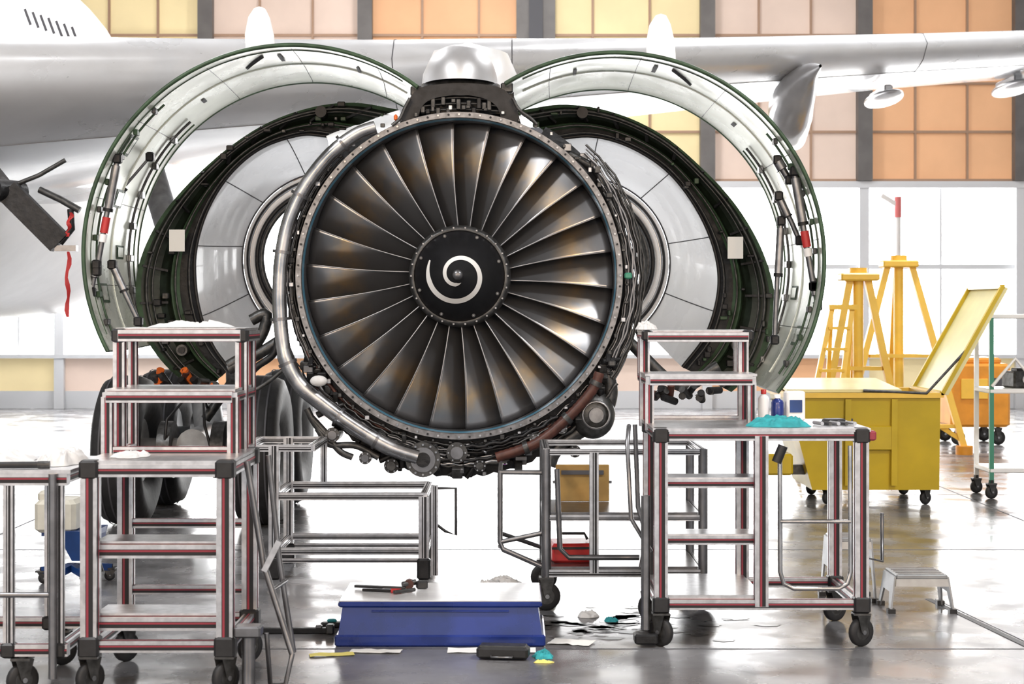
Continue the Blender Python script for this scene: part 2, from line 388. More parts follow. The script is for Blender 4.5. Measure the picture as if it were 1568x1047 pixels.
for (u,v,r,m) in ((700,692,.085,'dk2'),(735,712,.05,'dk'),(773,704,.035,'purple'),(820,672,.05,'dk2'),(860,655,.045,'dk2'),(600,712,.06,'dk'),(560,700,.05,'dk2'),(510,665,.06,'dk2'),(880,690,.05,'dk')):
    q=W(u,v,.02); mb.cyl(q+Vector((0,-.06,0)),q+Vector((0,.25,0)),r,M[m],18); mb.cyl(q+Vector((0,-.08,0)),q,r*.6,M['dk2' if m!='dk2' else 'tube'],14)
    for k in range(6):
        a=k*1.047; t=q+Vector((r*.8*math.cos(a),-.068,r*.8*math.sin(a))); mb.cyl(t,t+Vector((0,.02,0)),.007,M['steel'],6)
random.seed(3)
for k in range(130):
    a=random.uniform(210,332); s=math.sin(math.pi*max(0,min(1,(a-206)/128)))**.55; r=random.uniform(1.36,1.36+.27*s)
    q=C+Vector((r*math.cos(math.radians(a)),random.uniform(.0,.12),r*math.sin(math.radians(a))))
    t=random.random()
    if t<.6: mb.box(q,(random.uniform(.03,.10),random.uniform(.05,.15),random.uniform(.03,.09)),M[random.choice(['dk','dk','dk2','dk2','ti'])],0,random.uniform(0,1),.006)
    else: 
        d=Vector((random.uniform(-.08,.08),random.uniform(-.05,.05),random.uniform(-.05,.05)))
        mb.cyl(q-d,q+d,random.uniform(.012,.03),M[random.choice(['dk2','dk','tube','dk'])],12)
for k in range(34):
    a0=random.uniform(206,300); a1=a0+random.uniform(15,50); r=random.uniform(1.35,1.54)
    mb.tube(arcp(r,a0,min(334,a1),random.uniform(-.03,.08),20,random.uniform(.003,.015)),random.uniform(.006,.016),M[random.choice(['dk','dk','dk2','tube','steel','brn'])],8)
for k in range(9):
    r=1.35+.018*k; mb.tube(arcp(r,-30+random.uniform(-5,5),38+random.uniform(-8,8),.02+.05*random.random(),30,.006),random.uniform(.007,.014),M[random.choice(['dk','dk2','tube'])],8)
for k in range(7):
    r=1.34+.010*k; mb.tube(arcp(r,142+random.uniform(-8,8),214,.03+.05*random.random(),30,.004),random.uniform(.006,.010),M[random.choice(['dk','dk2','tube'])],8)
for k in range(46):
    a=random.choice([random.uniform(-32,50),random.uniform(135,215)]); r=random.uniform(1.35,1.42)
    q=C+Vector((r*math.cos(math.radians(a)),random.uniform(.04,.3),r*math.sin(math.radians(a))))
    mb.box(q,(random.uniform(.03,.07),.08,random.uniform(.03,.10)),M[random.choice(['dk','dk2','dk2','ti'])],0,0,.006)
for H in ([(862,232),(890,246),(915,262),(925,290),(940,300)],[(930,300),(948,345),(958,400),(962,470),(955,540),(930,590)],[(955,320),(975,360),(985,420),(975,480),(985,530)]):
    mb.tube(spl(WL(H,.1),40),.035,M['ti' if H[0][0]==930 else 'dk2'],10)
for k,(u,v) in enumerate([(933,299),(962,422),(937,556),(905,596)]):
    mb.box(W(u,v,-.03),(.06,.04,.05),M['dk2' if k%2==0 else 'grn'],0,0,.01)
q=W(488,583,-.15); mb.ell(q,(.07,.05,.045),M['cloth'],14,8)
for H in ([(478,640),(500,664),(520,690),(540,700)],[(486,655),(505,680),(545,682),(580,700)],[(470,625),(482,648),(500,668)]):
    mb.tube(spl(WL(H,.0),24),.028,M['dk2'],10)
mb.done('accessory_gearbox_and_pipes',eng)
# fan cowl doors
def cowl(name,cu,cv,r0,r1,a0,a1):
    mb=MB(); n=96; k=.005263; cx=(cu-784)*k; cz=CZ-(cv-477)*k
    depths=[(0.0,1.0),(.1,1.0),(.5,1.0),(1.0,.99),(1.55,.965),(1.62,.955)]
    def P(i,y,sc_,off=0):
        t=i/(n-1); a=math.radians(a0+(a1-a0)*t); r=(r0+(r1-r0)*t)*k*sc_+off
        return Vector((cx+r*math.cos(a),y,cz+r*math.sin(a)))
    def sy(y): return 1.0 if y<.5 else 1-.02*(y-.5) if y<1 else .99-.045*(y-1)
    T=.035
    inn=[[P(i,y,s) for i in range(n)] for y,s in depths]; out=[[P(i,y,s,T) for i in range(n)] for y,s in depths]
    mb.grid(inn,M['cowlin']); mb.grid(out,M['cowlout'])
    rim=M['green']
    mb.grid([inn[0],out[0]],rim,False); mb.grid([inn[-1],out[-1]],rim,False)
    mb.grid([[r[0] for r in inn],[r[0] for r in out]],rim,False); mb.grid([[r[-1] for r in inn],[r[-1] for r in out]],rim,False)
    mb.tube([P(i,.0,1,T*.5) for i in range(n)],T*.5,rim,8)
    mb.tube([P(i,1.62,.955,T*.2) for i in range(n)],.014,rim,8)
    mb.tube([P(i,.85,sy(.85),-.004) for i in range(3,n-3)],.006,M['cowlin'],6)
    mb.tube([P(i,.16,1,-.003) for i in range(3,n-3)],.004,M['green'],6)
    for i in range(8,n-4,15):
        mb.tube([P(i,y,s,-.001) for y,s in depths[1:]],.003,M['dk2'],6)
    for i,y,wi,wy,m in ((n*.60,.35,4,.30,'green'),(n*.70,.8,3.4,.25,'green'),(n*.27,.5,.7,.34,'seam'),(n*.13,.75,.6,.3,'seam'),(n*.88,.5,3.5,.25,'green'),(n*.80,1.1,2.5,.2,'green'),(n*.45,1.1,.8,.12,'seam')):
        for f,mm,o_ in((1,m,-.006),(.72,'cowlin',-.010)):
            if f<1 and m!='green': continue
            q=[[P(i+di*f,y+dy*f,sy(y+dy*f),o_) for di in (-wi/2,0,wi/2)] for dy in(-wy/2,wy/2)]
            mb.grid(q,M[mm],False)
    for kx in range(14):
        for dy in(0,.06):
            q=P(n*.30+kx*.3,.30+dy+kx*.028,1,-.004); mb.ell(q,(.011,.011,.011),M['seam'],6,4)
    random.seed(int(cu))
    for kx in range(9):
        i=n*(.52+.052*kx); y=.22+.02*(kx%3)
        mb.box(P(i,y,sy(y),-.02),(.035,.10,.05),M['green' if kx%2 else 'dk2'],0,0,.006)
    for kx in range(7):
        i=n*(.55+.065*kx); y=1.35; mb.box(P(i,y,sy(y),-.02),(.04,.12,.06),M['dk2' if kx%2 else 'ti'],0,0,.006)
    for y,rr,m in((.28,.010,'green'),(1.30,.012,'dk2'),(1.45,.008,'green')):
        mb.tube([P(i,y,sy(y),-.022) for i in range(int(n*.5),int(n*.97))],rr,M[m],6)
    for y in(.15,.6,1.05,1.5): mb.box(P(0,y,1-.02*y),(.10,.10,.08),M['dk2'],0,0,.01)
    mb.done(name,eng)
cowl('fan_cowl_door_a',447,388,316,316,53,208)
cowl('fan_cowl_door_b',945,402,320,312,122,-39)
mb=MB()
def rod(pts,y,r=.022,red=None):
    P=WL(pts,y); mb.tube(P,r,M['tube'],10)
    for a in(P[0],P[-1]): mb.box(a,(.07,.08,.08),M['dk'],0,0,.012)
    d=P[-1]-P[0]
    mb.cyl(P[0]+d*.06,P[0]+d*.45,r*1.5,M['ti'],10); mb.cyl(P[0]+d*.44,P[0]+d*.47,r*1.8,M['dk'],10)
    if red: mb.cyl(P[0]+d*red[0],P[0]+d*red[1],r*1.4,M['redp'],10); mb.cyl(P[0]+d*(red[1]+.01),P[0]+d*(red[1]+.08),r*1.4,M['white'],10)
rod([(180,243),(162,335),(148,415)],.15,.024,(.52,.66)); rod([(148,405),(140,447)],.15,.02)
rod([(1216,262),(1232,360),(1246,438)],.2,.025,(.52,.66)); rod([(1196,338),(1190,430),(1186,520)],.4,.022)
rod([(1190,245),(1208,275)],.3,.03); rod([(1192,300),(1212,340),(1224,368)],.35,.022); rod([(1246,438),(1252,468)],.2,.02)
rod([(172,405),(192,450),(212,492)],.3,.022); rod([(160,330),(178,300),(230,240)],.9,.012)
mb.done('cowl_hold_open_rods',eng)
# thrust reverser C-ducts
def cduct(name,outer,inner,cu,cv,tag,ru,rv,rr):
    mb=MB(); n=64
    O=spl([W(u,v,1.3) for u,v in outer],n); I=spl([W(u,v,1.45) for u,v in inner],n)
    f_=lambda t,dy:[o.lerp(i,t)+Vector((0,dy,0)) for o,i in zip(O,I)]
    mb.grid([O,f_(.10,-.03)],M['green'],False); mb.grid([f_(.10,-.03),f_(.40,-.01),f_(.55,.04)],M['dgreen'],False); mb.grid([f_(.55,.04),f_(.6,-.04)],M['green'],False)
    mb.grid([f_(.6,-.04),f_(.74,-.02)],M['green'],False); mb.grid([f_(.74,-.02),f_(.88,-.05)],M['dk'],False); mb.grid([f_(.88,-.05),I],M['dk'],False)
    cen=W(cu,cv,1.3)
    mid_b=[Vector((cen.x+(o.x-cen.x)*.99,1.75,cen.z+(o.z-cen.z)*.99)) for o in O]
    mb.grid([O,mid_b],M['cowlout'])
    rc=W(ru,rv,3.2); sc_=17.2/F; c2=W(cu,cv,1.45)
    rows=[I]
    A=[math.atan2(i.z-c2.z,(i.x-c2.x)) for i in I]
    rear=[rc+Vector((rr*sc_*math.cos(a),-.6,rr*sc_*math.sin(a))) for a in A]
    for t in(.15,.35,.55,.75,.9,1):
        rows.append([Vector((i.x+(q.x-i.x)*t,i.y+(q.y-i.y)*t**.8,i.z+(q.z-i.z)*t)) for i,q in zip(I,rear)])
    mb.grid(rows,M['bore'])
    mb.tube(I,.016,M['blk'],8); mb.tube(rear,.012,M['seam'],8)
    for fr in(.14,.36,.58,.80):
        j=int(fr*n); mb.tube([rw[j]+Vector((0,-.006,0)) for rw in rows],.005,M['seam'],6)
    for q,(dr,mm) in enumerate(((-6,'white'),(-12,'dk'),(-17,'steel'),(-22,'white'),(-30,'dk'),(-38,'dk2'))):
        pts=[rc+Vector(((rr+dr)*sc_*math.cos(a),-.6-.08*q,(rr+dr)*sc_*math.sin(a))) for a in A]
        mb.tube(pts,.024,M[mm],8)
    for j in range(3,n-2,5): mb.beam(O[j].lerp(I[j],.08)+Vector((0,-.04,0)),O[j].lerp(I[j],.52)+Vector((0,-.02,0)),.03,.02,M['dk'])
    for f,r_ in((.2,.012),(.3,.008),(.68,.01),(.92,.008)):
        mb.tube([o.lerp(i,f)+Vector((0,-.06,0)) for o,i in zip(O,I)],r_,M['dk2'],6)
    random.seed(int(cu)+1)
    for k in range(34):
        j=random.choice([random.randint(0,14),random.randint(0,n-1),random.randint(n-18,n-1)]); f=random.uniform(.05,.9)
        mb.box(O[j].lerp(I[j],f)+Vector((0,-.06,0)),(random.uniform(.02,.07),.07,random.uniform(.02,.06)),M[random.choice(['dk','dk2','dk','green'])],0,0,.006)
    q=W(tag[0],tag[1],1.18); mb.box(q,(.135,.01,.19),M['wtag'])
    e=O[-8].lerp(I[-8],.5); mb.cyl(e+Vector((0,-.16,0)),e+Vector((0,.1,0)),.05,M['dk2'],16); mb.cyl(e+Vector((0,-.18,0)),e,.03,M['dk'],12)
    e=O[8].lerp(I[8],.3); mb.cyl(e+Vector((0,-.16,0)),e+Vector((0,.1,0)),.05,M['dk'],16)
    mb.done(name,eng)
cduct('thrust_reverser_a',[(612,168),(540,157),(470,166),(400,193),(335,238),(280,290),(240,342),(214,400),(208,455),(222,515),(262,568),(310,600)],
      [(500,208),(460,206),(400,226),(352,266),(318,320),(300,380),(299,435),(308,485),(326,530),(352,566)],495,405,(271,368),515,400,130)
cduct('thrust_reverser_b',[(790,170),(865,160),(940,172),(1015,207),(1080,262),(1130,318),(1168,385),(1187,455),(1180,515),(1158,565),(1120,600)],
      [(850,213),(905,208),(960,222),(1015,255),(1055,300),(1085,355),(1100,410),(1098,460),(1080,515),(1045,562)],905,405,(1126,379),892,405,126)
# pylon nose, hood
mb=MB()
hoodo=spl(WL([(612,190),(622,160),(640,136),(672,129),(706,127),(740,129),(770,136),(788,158),(798,190)],.05),40)
hoodi=spl(WL([(640,185),(645,165),(660,152),(690,146),(706,146),(720,146),(745,152),(762,165),(768,185)],.05),40)
mb.grid([hoodi,hoodo,[p+Vector((0,1.6,0)) for p in hoodo]],M['dk'],False)
mb.box(W(706,165,.5),(.75,.5,.20),M['dk'],0,0,.02)
for k in range(18):
    mb.box(W(640+k*7.8,random.uniform(150,174),.12),(.035,.12,random.uniform(.03,.10)),M[random.choice(['dk2','dk','dk2'])],0,0,.005)
for k in range(4): mb.tube(spl(WL([(630,150+k*7),(706,140+k*9),(782,150+k*7)],.1),20),.01,M['dk2'],6)
mb.tube(spl(WL([(628,150),(620,165),(612,182),(600,192)],-.02),12),.015,M['dk2'],6); mb.tube(spl(WL([(785,150),(795,168),(812,180),(822,190)],-.02),12),.015,M['dk2'],6)
mb.box(W(606,180,.0),(.03,.04,.05),M['orp'],0,0,.01)
mb.done('pylon_hood',eng)
mb=MB(); q=W(705,131,.45); rows=[]
for j in range(13):
    p=math.pi/2*j/12; k=math.cos(p)**.8 if j<12 else 0
    rows.append([q+Vector((.31*k*math.cos(a),.45*k*math.sin(a),.33*math.sin(p))) for a in [2*math.pi*i/40 for i in range(40)]])
mb.grid(rows,M['dome'],True,True); mb.lathe([(.33,-.05),(.33,.0),(.3,.02)],q,M['dk2'],40,axis='Z')
mb.done('pylon_nose_dome',eng)
for nm,u0,v0 in(('strake_a',397,13),('strake_b',1012,24)):
    mb=MB(); o=[(-17,70),(-19,40),(-14,14),(-6,2),(0,0),(6,2),(12,14),(18,40),(20,72)]
    mb.poly(WL([(u0+a,v0+b_) for a,b_ in o],.7),(0,.07,0),M['white']); mb.done(nm,eng,.02)

# ---------------------------------------------------------------- airliner (wing, fuselage, pylon, gear)
air=empty('airliner')
mb=MB()
def foil(LE,chord,th,drop,n=16):
    pts=[]
    for i in range(2*n):
        if i<n: t=1-i/n; s=1
        else: t=(i-n)/n; s=-1
        y=th*5*(.2969*math.sqrt(t)-.126*t-.3516*t*t+.2843*t**3-.1036*t**4)
        pts.append(LE+Vector((0,chord*t,y*s-drop*t)))
    return pts
secs=[(-260,92,15.0,8.0,1.15,.75),(0,92,16.0,7.6,1.05,.65),(300,92,17.2,6.6,.95,.5),(600,90,18.6,5.6,.85,.35),(784,83,19.5,5.2,.75,.3),(1100,75,21.5,4.4,.62,.25),(1420,66,24.0,3.9,.55,.15),(1900,50,28,3.0,.5,.1)]
rows=[]
for u,v,d,ch,th,dr in secs: rows.append(foil(W(u,v,d-14),ch,th,dr))
R2=[]
for k in range(len(rows)-1):
    for s in range(6): R2.append([a.lerp(b_,s/6) for a,b_ in zip(rows[k],rows[k+1])])
R2.append(rows[-1])
n=16
mb.grid([r[:n-3] for r in R2],M['wing']); mb.grid([r[n-4:n+4] for r in R2],M['slat']); mb.grid([r[n+3:]+[r[0]] for r in R2],M['wing'])
def seamat(u):
    best=min(range(len(R2)),key=lambda k:abs((R2[k][n].x*F/(R2[k][n].y-CY)+784)-u)); r=R2[best]
    c=sum((Vector(p) for p in r),Vector())/len(r)
    mb.tube([p+(p-c).normalized()*.002 for p in r[n-4:n+5]],.006,M['seam'],6)
for u in(600,780,1410): seamat(u)
for idx in(n-4,n+3): mb.tube([r[idx]+Vector((0,0,.003 if idx<n else -.003)) for r in R2],.004,M['seamf'],6)
mb.done('wing',air)
mb=MB()
fg=mat('fairing_grey',(.42,.42,.44),.2,.22,.2,2,coat=.3)
def canoe(u,v,y,L,w,h,m):
    c=W(u,v,y); rows=[]
    for j in range(17):
        t=j/16; r=math.sin(math.pi*t)**.6 if 0<t<1 else 0.001
        rows.append([c+Vector((w*r*math.cos(a),-L/2+L*t,h*r*math.sin(a)-.3*h*t)) for a in [2*math.pi*i/20 for i in range(20)]])
    mb.grid(rows,m,True,True)
    mb.box(c+Vector((0,.2,h*.9)),(w*.5,L*.6,h*1.6),m,0,0,.02)
rows=[]
path=[(1256,101,.02),(1240,112,.12),(1222,140,.26),(1212,165,.33),(1210,185,.30),(1215,205,.20),(1222,218,.05)]
P=spl([W(u,v,8.0+.45*i) for i,(u,v,r) in enumerate(path)],20)
for i,p in enumerate(P):
    t=i/19*6; a=int(min(5,t)); f=t-a; r=path[a][2]*(1-f)+path[a+1][2]*f
    rows.append([p+Vector((r*.95*math.cos(q),0,r*1.15*math.sin(q))) for q in [2*math.pi*k/24 for k in range(24)]])
mb.grid(rows,fg,True,True)
canoe(1353,150,11,1.8,.24,.09,fg); canoe(1550,134,13.5,1.8,.26,.10,fg)
mb.done('flap_track_fairings',air)
mb=MB()
rows=[]
for y,w,zt,zb in((.7,.05,.9,.6),(1.2,.3,1.85,1.55),(2.4,.42,2.25,1.5),(3.8,.5,2.45,1.5),(5.5,.5,2.45,1.6)):
    rows.append([Vector((-.42+w*a,y,C.z+(zb+(zt-zb)*b_))) for a,b_ in((-1,.0),(-1,.6),(-.75,.9),(0,1),(.75,.9),(1,.6),(1,.0))])
mb.grid(rows,M['white'])
mb.done('engine_pylon',air)
mb=MB()
rows=[]
fc=Vector((-8.3,0,4.35))
for y,s in((-1.5,.02),(-1.2,.35),(-.3,.62),(1.0,.8),(3,.92),(6,1),(11,1),(16,.85),(16.2,.01)):
    rows.append([fc+Vector((2.9*s*math.cos(a),y+4,2.45*s*math.sin(a)-.3*(1-s))) for a in [2*math.pi*i/48 for i in range(48)]])
mb.grid(rows,M['white'],True,True)
mb.done('fuselage',air)
mb=MB(); q=W(-45,110,12); mb.ell(q,(2.05,5.5,1.75),M['white'],40,24)
mb.done('tail_fairing',air)
mb=MB()
for k in range(7):
    u=38+k*12; v=14+k*4.5; a=W(u,v,7.4); b2=W(u+9,v+24,7.4)
    mb.beam(a,b2,.03,.02,M['seam'],(0,1,0))
mb.done('louvres',air)
mb=MB()
def tyre(x,y,r=.70,w=.46):
    pr=[(r*.42,-w*.30),(r*.55,-w*.42),(r*.80,-w*.5),(r*.94,-w*.42),(r,-w*.2),(r,w*.2),(r*.94,w*.42),(r*.8,w*.5),(r*.55,w*.42),(r*.42,w*.3)]
    mb.lathe(pr,(x,y,r),M['rub'],40,axis='X'); mb.lathe([(.0,-w*.2),(r*.3,-w*.22),(r*.42,-w*.30)],(x,y,r),M['gearp'],32,axis='X'); mb.lathe([(.0,w*.2),(r*.3,w*.22),(r*.42,w*.30)],(x,y,r),M['gearp'],32,axis='X')
    for g in(-.12,-.04,.04,.12): mb.lathe([(r+.001,g-.008),(r+.003,g),(r+.001,g+.008)],(x,y,r),M['seam'],40,axis='X')
for y in(2.4,4.1):
    tyre(-3.62,y); tyre(-2.36,y); mb.cyl((-3.6,y,.7),(-2.4,y,.7),.11,M['gearp'],16)
    for x in(-3.25,-2.75): mb.cyl((x-.06,y,.7),(x+.06,y,.7),.27,M['dk2'],24)
mb.cyl((-3,2.3,.75),(-3,4.2,.75),.15,M['gearp'],16)
mb.cyl((-3,3.3,.75),(-3.4,4.6,2.0),.15,M['gearp'],16); mb.cyl((-3.4,4.6,2.0),(-4.3,6.2,4.0),.15,M['gearp'],16)
mb.tube([(-3,3.0,.95),(-2.75,3.0,1.3),(-2.9,3.9,1.6)],.05,M['dk2'],8)
mb.tube([(-3.25,2.2,.7),(-3.2,2.1,1.0),(-3.05,2.6,1.25),(-3,3.2,1.1)],.014,M['blk'],6); mb.tube([(-2.8,2.2,.7),(-2.85,2.1,.95),(-2.95,2.6,1.2),(-3,3.2,1.0)],.014,M['blk'],6)
mb.done('main_landing_gear',air)
mb=MB()
P=WL([(12,292),(55,330),(92,372)],1.0)
mb.beam(P[0],P[2],.12,.2,M['dk']); mb.cyl(P[0]-Vector((.1,.1,0)),P[0]+Vector((.05,.2,0)),.10,M['dk'],16)
mb.tube(WL([(60,290),(92,305),(122,322)],1.0),.03,M['dk2'],8); mb.tube(WL([(92,372),(110,350),(108,320)],1.0),.03,M['dk'],8)
mb.tube(WL([(5,290),(60,268),(100,245)],1.1),.02,M['dk2'],8)
mb.tube([W(12,292,1.0),W(-60,200,2.5),W(-110,150,4.5)],.07,M['dk2'],8)
mb.beam(W(85,380,1),W(118,380,1),.08,.05,M['tube'])
mb.done('gear_door_arm',air)
mb=MB()
for (u0,v0,u1,v1) in((104,385,103,485),(108,325,103,362)):
    a=W(u0,v0,.95); c=W(u1,v1,.95); L=[];R=[]
    for k in range(11):
        p=a.lerp(c,k/10)+Vector((.01*math.sin(k*1.3),.02*math.sin(k),0)); w=.010+.010*math.sin(k*.9)**2; L.append(p-Vector((w,0,0)));R.append(p+Vector((w,.01,0)))
    mb.grid([L,R],M['redp'])
mb.done('warning_streamer',air)

# ---------------------------------------------------------------- work platforms
def crumple(mb,c,sx,sy,h,m,seed,n=40):
    c=Vector(c); rows=[]
    for j in range(n):
        row=[]
        for i in range(n):
            u=i/(n-1)*2-1; v=j/(n-1)*2-1; rr=max(abs(u),abs(v)); a=math.atan2(v,u)
            k=rr/ max(1e-6,math.hypot(u,v)) if rr>0 else 1
            ed=1+.28*noise.noise(Vector((math.cos(a)*2,math.sin(a)*2,seed)))
            x=u*k*ed*sx/2; y=v*k*ed*sy/2
            w1=noise.noise(Vector((u*1.2+seed,v*1.2,seed*3.1))); ridge=1-abs(noise.noise(Vector((u*2.6+w1*1.5,v*2.6-w1,seed*1.7))))*2.2
            z=h*(1-rr**5)*max(.12,.42+.5*w1+.30*max(0,ridge)**2+.10*noise.noise(Vector((u*7,v*7,seed))))
            row.append(c+Vector((x,y,max(.003,z))))
        rows.append(row)
    mb.grid(rows,m,True)
    B=(rows[0]+[r[-1] for r in rows]+rows[-1][::-1]+[r[0] for r in rows][::-1])
    mb.grid([[Vector((p.x,p.y,c.z+.001)) for p in B],B],m,True)
def corner(mb,p,s=.085): mb.box(p,(s,s,s),M['blk'],0,0,.012)
# right platform
mb=MB(); y0=-3.6; y1=-2.75; X=[.89,1.49,2.09]; zt=1.26
for x in X:
    for y in(y0,y1): prof(mb,(x,y,.24),(x,y,zt),.08)
for y in(y0,y1):
    prof(mb,(X[0],y,zt),(X[2],y,zt),.06); prof(mb,(X[0],y,.25),(X[2],y,.25),.06)
for x in X: prof(mb,(x,y0,.25),(x,y1,.25),.06); prof(mb,(x,y0,zt),(x,y1,zt),.06)
mb.box(((X[0]+X[2])/2,(y0+y1)/2,zt+.035),(X[2]-X[0]+.1,y1-y0+.08,.02),M['alu'])
mb.box((1.19,(y0+y1)/2,.29),(.6,y1-y0,.03),M['alu'])
for z in(.97,.63):
    prof(mb,(X[0],y0+.05,z),(X[1],y0+.05,z),.055); mb.box((1.19,y0+.16,z+.03),(.58,.24,.012),M['alu'])
for x in(X[0],X[2]):
    for y in(y0,y1):
        corner(mb,(x,y,zt+.0),.095); corner(mb,(x,y,.25),.10); caster(mb,x,y,.24,.085,.5 if x>1 else 2.4)
for x in(.86,1.50):
    prof(mb,(x,-2.72,zt),(x,-2.72,1.84),.065); prof(mb,(x,-3.12,zt),(x,-3.12,1.56),.055); 
    prof(mb,(x,-3.15,1.57),(x,-2.72,1.57),.05); prof(mb,(x,-2.95,1.84),(x,-2.45,1.84),.05); prof(mb,(x,-2.45,1.57),(x,-2.45,1.84),.05); prof(mb,(x,-2.72,1.57),(x,-2.45,1.57),.05)
    corner(mb,(x,-2.95,1.85),.07)
prof(mb,(.86,-3.15,1.57),(1.50,-3.15,1.57),.055); mb.box((1.18,-2.93,1.605),(.7,.46,.015),M['alu'])
prof(mb,(.86,-2.97,1.84),(1.50,-2.97,1.84),.06); mb.box((1.18,-2.7,1.875),(.7,.5,.015),M['alu'])
prof(mb,(.86,-2.72,1.3),(1.5,-2.72,1.3),.05)
t=.014
mb.tube([(1.60,-3.62,1.2),(1.60,-3.64,.45),(1.62,-3.64,.38),(1.68,-3.64,.35),(1.95,-3.64,.35),(2.0,-3.64,.38),(2.02,-3.64,.45),(2.02,-3.62,1.2)],t,M['steel'],10)
mb.tube([(1.6,-3.64,.75),(2.02,-3.64,.75)],.012,M['steel'],8); mb.cyl((1.58,-3.62,1.1),(1.62,-3.62,1.2),.03,M['blk'],12)
mb.tube([(.80,-3.6,.1),(.80,-3.6,.9)],.028,M['tube'],10); mb.box((.80,-3.6,.05),(.14,.14,.06),M['dk'],0,0,.01)
mb.tube([(.72,-3.3,1.3),(.70,-3.45,1.2),(.72,-3.5,.75),(.84,-3.5,.55)],.014,M['tube'],8)
mb.tube([(2.12,-3.4,1.2),(2.16,-3.4,.5),(2.3,-3.2,.45),(2.3,-3.2,.75)],.012,M['tube'],8)
mb.box((2.15,-3.6,zt),(.05,.08,.06),M['red'],0,0,.01)
mb.done('work_platform')
# left platform
mb=MB(); y0=-4.9;y1=-4.05; X=[-2.21,-1.50]; zt=1.17
for x in X:
    for y in(y0,y1): prof(mb,(x,y,.24),(x,y,zt),.085)
    prof(mb,(x,y0,.25),(x,y1,.25),.06); prof(mb,(x,y0,zt),(x,y1,zt),.07)
for y in(y0,y1): 
    prof(mb,(X[0],y,.25),(X[1],y,.25),.06); prof(mb,(X[0],y,zt),(X[1],y,zt),.065)
mb.box((-1.855,(y0+y1)/2,zt+.042),(.78,.9,.02),M['alu'])
for z in(.74,.36):
    prof(mb,(X[0],y0+.06,z),(X[1],y0+.06,z),.07); mb.box((-1.855,y0+.2,z+.045),(.68,.28,.012),M['alu']); prof(mb,(X[0],y1,z+.05),(X[1],y1,z+.05),.05)
for x in X:
    for y in(y0,y1): corner(mb,(x,y,zt+.005),.10); corner(mb,(x,y,.25),.11); caster(mb,x,y,.24,.085,.9)
for x in(-2.235,-1.54):
    prof(mb,(x,-4.1,zt),(x,-4.1,1.86),.065); prof(mb,(x,-4.4,zt),(x,-4.4,1.53),.06); prof(mb,(x,-3.75,1.2),(x,-3.75,1.86),.05); prof(mb,(x,-4.1,1.86),(x,-3.6,1.86),.06); prof(mb,(x,-4.42,1.53),(x,-3.75,1.53),.05); prof(mb,(x,-4.1,1.2),(x,-3.75,1.2),.05)
    corner(mb,(x,-4.11,1.865),.08)
prof(mb,(-2.235,-4.42,1.53),(-1.54,-4.42,1.53),.06); prof(mb,(-2.235,-4.12,1.865),(-1.54,-4.12,1.865),.065); prof(mb,(-2.2,-4.4,1.23),(-1.54,-4.4,1.23),.05)
mb.box((-1.89,-4.1,1.565),(.72,.6,.015),M['alu']); mb.box((-1.89,-3.85,1.90),(.74,.5,.015),M['alu'])
mb.tube([(-1.42,-4.7,1.2),(-1.33,-4.7,.65),(-1.17,-4.75,.18)],.018,M['tube'],10); mb.tube([(-1.36,-4.3,1.2),(-1.30,-4.3,.62),(-1.22,-4.3,.1)],.016,M['tube'],10)
mb.tube([(-1.3,-4.7,.5),(-1.26,-4.3,.5)],.012,M['tube'],8); mb.tube([(-1.17,-4.75,.18),(-1.2,-4.8,.03),(-1.28,-4.8,.03),(-1.3,-4.8,.3)],.014,M['tube'],8)
mb.beam((-1.32,-4.75,.62),(-1.24,-4.75,.78),.03,.03,M['alu'])
mb.cyl((-1.38,-4.9,.03),(-1.38,-4.9,.30),.035,M['tube'],12); mb.box((-1.38,-4.9,.33),(.14,.12,.06),M['tube'],0,0,.01); mb.box((-1.38,-4.9,.015),(.16,.16,.03),M['dk'],0,0,.008)
mb.done('work_platform')
# far-left low bench
mb=MB(); zt=1.13; y0=-4.95;y1=-4.15
for x in(-3.3,-2.62,-2.36):
    for y in(y0,y1): prof(mb,(x,y,.22),(x,y,zt),.05,False)
for y in(y0,y1): prof(mb,(-3.35,y,zt),(-2.31,y,zt),.065); prof(mb,(-3.35,y,.24),(-2.31,y,.24),.06)
for x in(-3.3,-2.36): prof(mb,(x,y0,zt),(x,y1,zt),.06); prof(mb,(x,y0,.24),(x,y1,.24),.05)
mb.box((-2.82,-4.55,zt+.04),(1.06,.88,.02),M['alu']); mb.tube([(-3.3,-4.98,.53),(-2.36,-4.98,.53)],.014,M['tube'],8); mb.tube([(-2.38,-5.0,1.16),(-2.38,-5.0,.1)],.022,M['tube'],10)
for x in(-3.3,-2.62,-2.36):
    for y in(y0,y1):
        corner(mb,(x,y,.24),.08)
for x in(-3.3,-2.55):
    for y in(y0,y1): caster(mb,x,y,.24,.085,.7)
mb.done('low_work_bench')
mb=MB(); crumple(mb,(-2.88,-4.55,1.181),.62,.62,.09,M['cloth'],1.3); mb.done('cleaning_cloth')
mb=MB(); crumple(mb,(-2.44,-4.6,1.181),.24,.42,.10,M['cloth'],2.7); mb.done('cleaning_cloth')
mb=MB(); mb.cyl((-2.68,-4.93,1.2),(-2.48,-4.91,1.2),.018,M['blk'],10); mb.cyl((-2.48,-4.91,1.2),(-2.42,-4.905,1.2),.020,M['dk2'],10); mb.cyl((-2.72,-4.935,1.2),(-2.68,-4.93,1.2),.012,M['red'],10); mb.done('torch')
mb=MB(); crumple(mb,(-1.87,-3.85,1.909),.5,.3,.05,M['cloth'],4.1); mb.done('cleaning_cloth')
mb=MB(); crumple(mb,(-2.05,-4.65,1.223),.2,.3,.035,M['cloth'],14.1); mb.done('cleaning_cloth')
